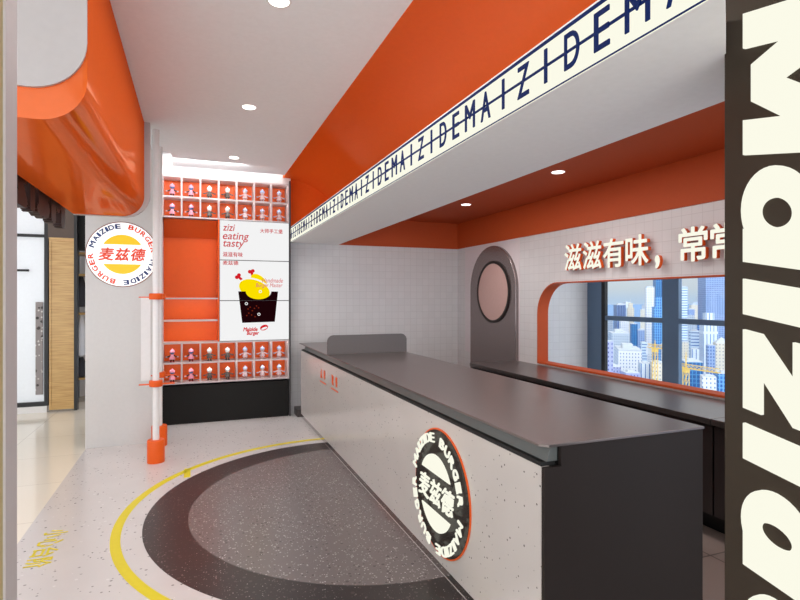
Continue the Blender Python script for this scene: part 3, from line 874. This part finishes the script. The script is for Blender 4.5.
def tower(u0, u1, vt, dist, m, lab, yaw=.25, deep=1., kind='flat', name='office_tower'):
    p = at((u0 + u1) / 2, HV, dist); w = (u1 - u0) / F * dist
    w /= (math.cos(yaw) + .5 * deep * abs(math.sin(yaw)))
    d = w * deep
    rad = .5 * math.hypot(w, d)
    if name != 'office_tower' and any(math.hypot(p.x - q[0], p.y - q[1]) < rad + q[2] + 1 for q in SPOTS): return None
    SPOTS.append((p.x, p.y, rad))
    top = CAMZ + (HV - vt) / F * dist
    h = top - GZ
    t = thing(name, lab, 'building', (p.x, p.y, GZ), 'city buildings beyond the window')
    def pt(ob): ob.parent = t; ob.matrix_parent_inverse = Matrix.Identity(4); return ob
    if kind == 'peak':
        pt(MB().box(-w / 2, w / 2, -d / 2, d / 2, 0, h * .93).build('block', FM[m]))
        mb = MB(); a = [mb.bm.verts.new((x * w / 2, y * d / 2, h * .93)) for x, y in ((-1, -1), (1, -1), (1, 1), (-1, 1))]
        tp = mb.bm.verts.new((0, 0, h * 1.0)); mb._f(a[::-1])
        for i in range(4): mb._f([a[i], a[(i + 1) % 4], tp])
        pt(mb.build('roof', FM['roof']))
    elif kind == 'spire':
        pt(MB().box(-w / 2, w / 2, -d / 2, d / 2, 0, h * .93).box(-w * .32, w * .32, -d * .32, d * .32, h * .93, h).build('block', FM[m]))
        pt(MB().tube((0, 0, h), (0, 0, h + w * .9), w * .05, w * .01).build('spire', FM['roof']))
    elif kind == 'step':
        pt(MB().box(-w / 2, w / 2, -d / 2, d / 2, 0, h * .9).build('block', FM[m]))
        pt(MB().box(-w * .3, w * .36, -d * .3, d * .3, h * .9, h).build('upper_block', FM[m]))
    else:
        pt(MB().box(-w / 2, w / 2, -d / 2, d / 2, 0, h).build('block', FM[m]))
        pt(MB().box(-w * .5, w * .5, -d * .5, d * .5, h, h + w * .03).box(-w * .2, w * .2, -d * .2, d * .25, h, h + w * .12).build('roof', FM['roof']))
    base = math.atan2(p.y, p.x)
    t.rotation_euler.z = base + PI / 2 - PI / 2 + yaw
    t['category'] = 'building'
    return t
tower(611, 628, 305, 620, 'darkblue', 'dark blue ribbed slab tower in the first window pane', .2, .5)
tower(627, 634, 303, 640, 'beige', 'slim pale tower with a spire behind the dark blue slab', .1, .9, 'spire')
tower(630, 637.5, 324, 520, 'teal', 'small teal glass block below the spire tower', .2, .8)
tower(602, 635, 333, 470, 'grey', 'broad grey gridded block below the dark blue slab', .12, .5)
tower(604, 651, 349, 400, 'white', 'long white block stretching under the broad grey block', .1, .45)
tower(645, 654, 287, 520, 'white', 'tall white tower beside the big bright blue tower', .15, .9)
tower(652, 664, 297, 480, 'blue', 'bright blue glass tower next to the window mullion', .2, .8, 'step')
tower(653, 668, 268, 640, 'teal', 'deep teal high tower rising past the window top beside the mullion', .2, .8)
tower(677, 687, 287, 560, 'stripe', 'blue and white banded tower just past the mullion', .25, .8)
tower(674, 681, 262, 660, 'blue', 'very tall blue tower partly behind the mullion', .2, .8)
tower(697, 734, 262, 620, 'slate', 'huge slate blue tower filling the top of the second pane', .22, .7, 'step')
tower(678, 699, 315, 600, 'grey', 'pale grey stepped block below the banded tower', .2, .7, 'step')
tower(700, 717, 313, 420, 'vstripe', 'white and blue ribbed tower before the huge slate tower', .25, .8, 'step')
tower(689, 701, 331, 440, 'stripe', 'banded blue mid-rise beside the ribbed tower', .2, .8)
tower(714, 729, 337, 380, 'beige', 'pale tower with a pointed roof beside the bronze pillar', .2, .9, 'peak')
tower(679, 703, 361, 340, 'teal', 'teal glass mid-rise low in the second pane', .2, .7)
tower(700, 716, 376, 300, 'white', 'low white block at the sill under the ribbed tower', .15, .8)
tower(715, 734, 373, 320, 'blue', 'low blue block at the sill beside the bronze pillar', .2, .8)
tower(602, 622, 366, 350, 'purple', 'low mauve block at the sill under the long white block', .15, .7)
tower(620, 640, 372, 330, 'purple', 'second low mauve block at the sill, nearer the cranes', .3, .7)
tower(638, 652, 363, 340, 'vstripe', 'ribbed white block at the sill between mauve block and crane', .2, .8)
tower(650, 664, 362, 330, 'beige', 'beige block at the sill behind the yellow crane', .2, .8)
tower(661, 681, 345, 380, 'white', 'white block mostly hidden behind the mullion', .2, .8)
tower(636, 648, 330, 560, 'slate', 'slate mid-rise between the spire tower and the white tower', .2, .8)
tower(603, 613, 318, 700, 'grey', 'distant grey tower at the black edge of the window', .2, .8)
tower(697, 704, 322, 560, 'blue', 'narrow blue tower between stepped grey block and ribbed tower', .2, .8)
tower(606, 613, 341, 300, 'purple', 'narrow mauve block at the black edge of the window', .2, .8)
tower(614, 626, 383, 260, 'grey', 'low grey roof under the mauve blocks at the sill', .3, .8)
tower(628, 645, 386, 255, 'beige', 'low beige roof at the sill below the ribbed white block', .25, .7)
tower(640, 647, 342, 480, 'stripe', 'banded slim block between long white block and tall white tower', .2, .8)
tower(619, 629, 318, 560, 'white', 'small white block in front of the dark blue slab', .15, .8)
tower(690, 699, 349, 390, 'vstripe', 'short ribbed block under the banded mid-rise', .2, .8)
tower(706, 715, 345, 360, 'slate', 'slate block between ribbed tower and pointed-roof tower', .2, .8)
tower(680, 691, 342, 480, 'beige', 'beige mid-rise beside the mullion under the stepped grey block', .2, .8)
for k in range(30):                                    # packed low-rise at the foot of the towers
    u = 598 + (k * 37) % 136; d = 290 + 13 * k
    t = tower(u, u + 5 + R.random() * 6, 396 - (d - 290) * .145 - R.random() * 6, d, R.choice(['blue', 'white', 'slate', 'purple', 'teal', 'stripe', 'grey', 'vstripe']),
              'small blue or white city block packed at the foot of the towers', .1 + R.random() * .3, .8, 'flat', 'city_block')
    if t: t['group'] = 'small city blocks between the towers'
for k in range(30):                                    # far low-rise suburb, one thing each
    u = 545 + (k * 47) % 210; d = 900 + 62 * k + R.random() * 20; w = 9 + R.random() * 12
    t = tower(u, u + w * F / d * 1.6, HV + 14 * 900 / d - R.random() * 9 * 900 / d, d, R.choice(['grey', 'white', 'slate', 'purple', 'beige', 'stripe']),
              'distant low city block on the hazy plain beyond the towers', R.random() * .5, .7, 'flat', 'distant_building')
    if t: t['group'] = 'distant city blocks on the plain'
def crane(u, v_top, v_jib, dist, jib, lab):
    p = at(u, HV, dist); top = CAMZ + (HV - v_top) / F * dist - GZ; zj = CAMZ + (HV - v_jib) / F * dist - GZ
    t = thing('tower_crane', lab, 'crane', (p.x, p.y, GZ), 'cranes beyond the window')
    mb = MB()
    s = .8
    for a in (-s, s):
        for b in (-s, s): mb.tube((a, b, 0), (a, b, zj), .18, n=6)
    z = 0; k = 0
    while z < zj - 3:
        mb.tube((-s, -s, z), (s, -s, z + 3), .11, n=5); mb.tube((s, -s, z), (s, s, z + 3), .11, n=5); mb.tube((-s, s, z + 3), (-s, -s, z), .11, n=5); z += 3
    o = mb.build('mast', FM['crane']); o.parent = t
    mb = MB(); x = -jib * .35
    for a, b in ((-.8, 0), (.8, 0), (0, 1.6)): mb.tube((-jib * .35, a, zj + b), (jib, a, zj + b), .16, n=6)
    while x < jib - 2:
        mb.tube((x, -.8, zj), (x + 2, 0, zj + 1.6), .1, n=5); mb.tube((x + 2, .8, zj), (x, 0, zj + 1.6), .1, n=5); x += 2
    o = mb.build('jib', FM['crane']); o.parent = t
    o = MB().box(-1.0, 1.0, -1.0, 1.0, zj - 1.8, zj).tube((0, 0, zj), (0, 0, top), .35, .12, 8).build('cab', FM['crane']); o.parent = t
    o = MB().box(-jib * .35, -jib * .25, -1.2, 1.2, zj - 3, zj).build('counterweight', FM['roof']); o.parent = t
    t.rotation_euler.z = -PI / 2 + .3 - TH
crane(655, 340, 348, 240, 12, 'yellow tower crane by the mullion in front of the beige block')
crane(686, 352, 368, 220, 16, 'yellow tower crane with a long jib low in the second pane')

# ================================================================== LIGHT
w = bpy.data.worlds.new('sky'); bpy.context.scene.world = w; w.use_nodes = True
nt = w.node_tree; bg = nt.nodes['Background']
tc = nt.nodes.new('ShaderNodeTexCoord'); sp = nt.nodes.new('ShaderNodeSeparateXYZ')
nt.links.new(tc.outputs['Generated'], sp.inputs[0])
rp = nt.nodes.new('ShaderNodeValToRGB'); e = rp.color_ramp.elements
e[0].position = .0; e[0].color = (1.25, 1.25, 1.26, 1)
e[1].position = .47; e[1].color = (1.2, 1.22, 1.26, 1)  # below-horizon glow raised as added uplight for ceiling and soffit
for pos, c in ((.497, (.52, .68, .88, 1)), (.508, (.66, .74, .80, 1)), (.53, (.80, .84, .86, 1)), (.75, (.95, .98, 1.0, 1)), (1., (1.15, 1.2, 1.28, 1))):
    x = e.new(pos); x.color = c
ma = nt.nodes.new('ShaderNodeMath'); ma.operation = 'MULTIPLY_ADD'; ma.inputs[1].default_value = .5; ma.inputs[2].default_value = .5
nt.links.new(sp.outputs[2], ma.inputs[0]); nt.links.new(ma.outputs[0], rp.inputs[0]); nt.links.new(rp.outputs[0], bg.inputs[0])
# sky boosted on the unseen -Y side, added as fill for the interior
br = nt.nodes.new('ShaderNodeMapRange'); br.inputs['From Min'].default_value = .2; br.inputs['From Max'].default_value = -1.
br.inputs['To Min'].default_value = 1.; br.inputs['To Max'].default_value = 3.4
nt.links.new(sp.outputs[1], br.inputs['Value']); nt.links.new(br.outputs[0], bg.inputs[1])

def area(name, loc, size, watts, rot=(0, 0, 0), col=(1, .995, .985)):
    l = bpy.data.lights.new(name, 'AREA'); l.shape = 'RECTANGLE'; l.size, l.size_y = size; l.energy = watts; l.color = col
    o = bpy.data.objects.new(name, l); C.objects.link(o); o.location = loc; o.rotation_euler = rot
    return o
# mall and entrance fills added out of view; cove and shelf LED strips
area('mall_fill_light', (-2.6, 2.0, 3.45), (1.2, 3.0), 8)  # unseen lamp added to brighten the mall side
area('mall_fill_light', (-2.4, 6.4, 3.45), (1.2, 2.4), 9)
area('entrance_fill_light', (.3, -.8, 3.2), (1.2, 1.2), 12)  # added fill behind the camera, no fixture modelled
area('cove_light_strip', (.42, 7.26, 3.42), (1.5, .05), 4, (math.radians(20), 0, 0))
area('niche_fill_light', (.1, 6.75, 3.2), (1.0, .12), 7.5, (math.radians(52), 0, 0))  # lamp added to lift the orange niche and top cubbies
area('shop_fill_light', (.4, 3.6, 3.235), (.9, 3.2), 20)  # invisible fill added under the ceiling, no fixture there
area('kitchen_fill_light', (2.6, 4.4, 2.755), (.7, 3.0), 34)  # added fill for kitchen tile and worktops, no fixture there
for z in rowz[:2] + rowz2[:2]:
    area('shelf_light_strip', ((SX0 + SX1) / 2, SY + .02, z - t_ - .004), (SX1 - SX0, .02), 2.2, (math.radians(35), 0, 0))
for z, p in ((1.60, .8), (1.315, .8)):
    area('shelf_light_strip', (SX0 + 1.5 * CW, SY + .02, z - t_ - .004), (3 * CW - .03, .02), p, (math.radians(35), 0, 0))

# ================================================================== CAMERA
cd = bpy.data.cameras.new('camera'); cam = bpy.data.objects.new('camera', cd); C.objects.link(cam)
cam.location = (0, 0, CAMZ); cam.rotation_euler = (PI / 2, 0, -TH)
cd.sensor_width = 36; cd.lens = F / 800 * 36; cd.shift_y = -1.5 / 800; cd.clip_start = .05; cd.clip_end = 12000
sc = bpy.context.scene; sc.camera = cam
sc.view_settings.view_transform = 'Standard'; sc.view_settings.look = 'None'; sc.view_settings.gamma = 1
sc.view_settings.use_curve_mapping = False; sc.view_settings.exposure = 0
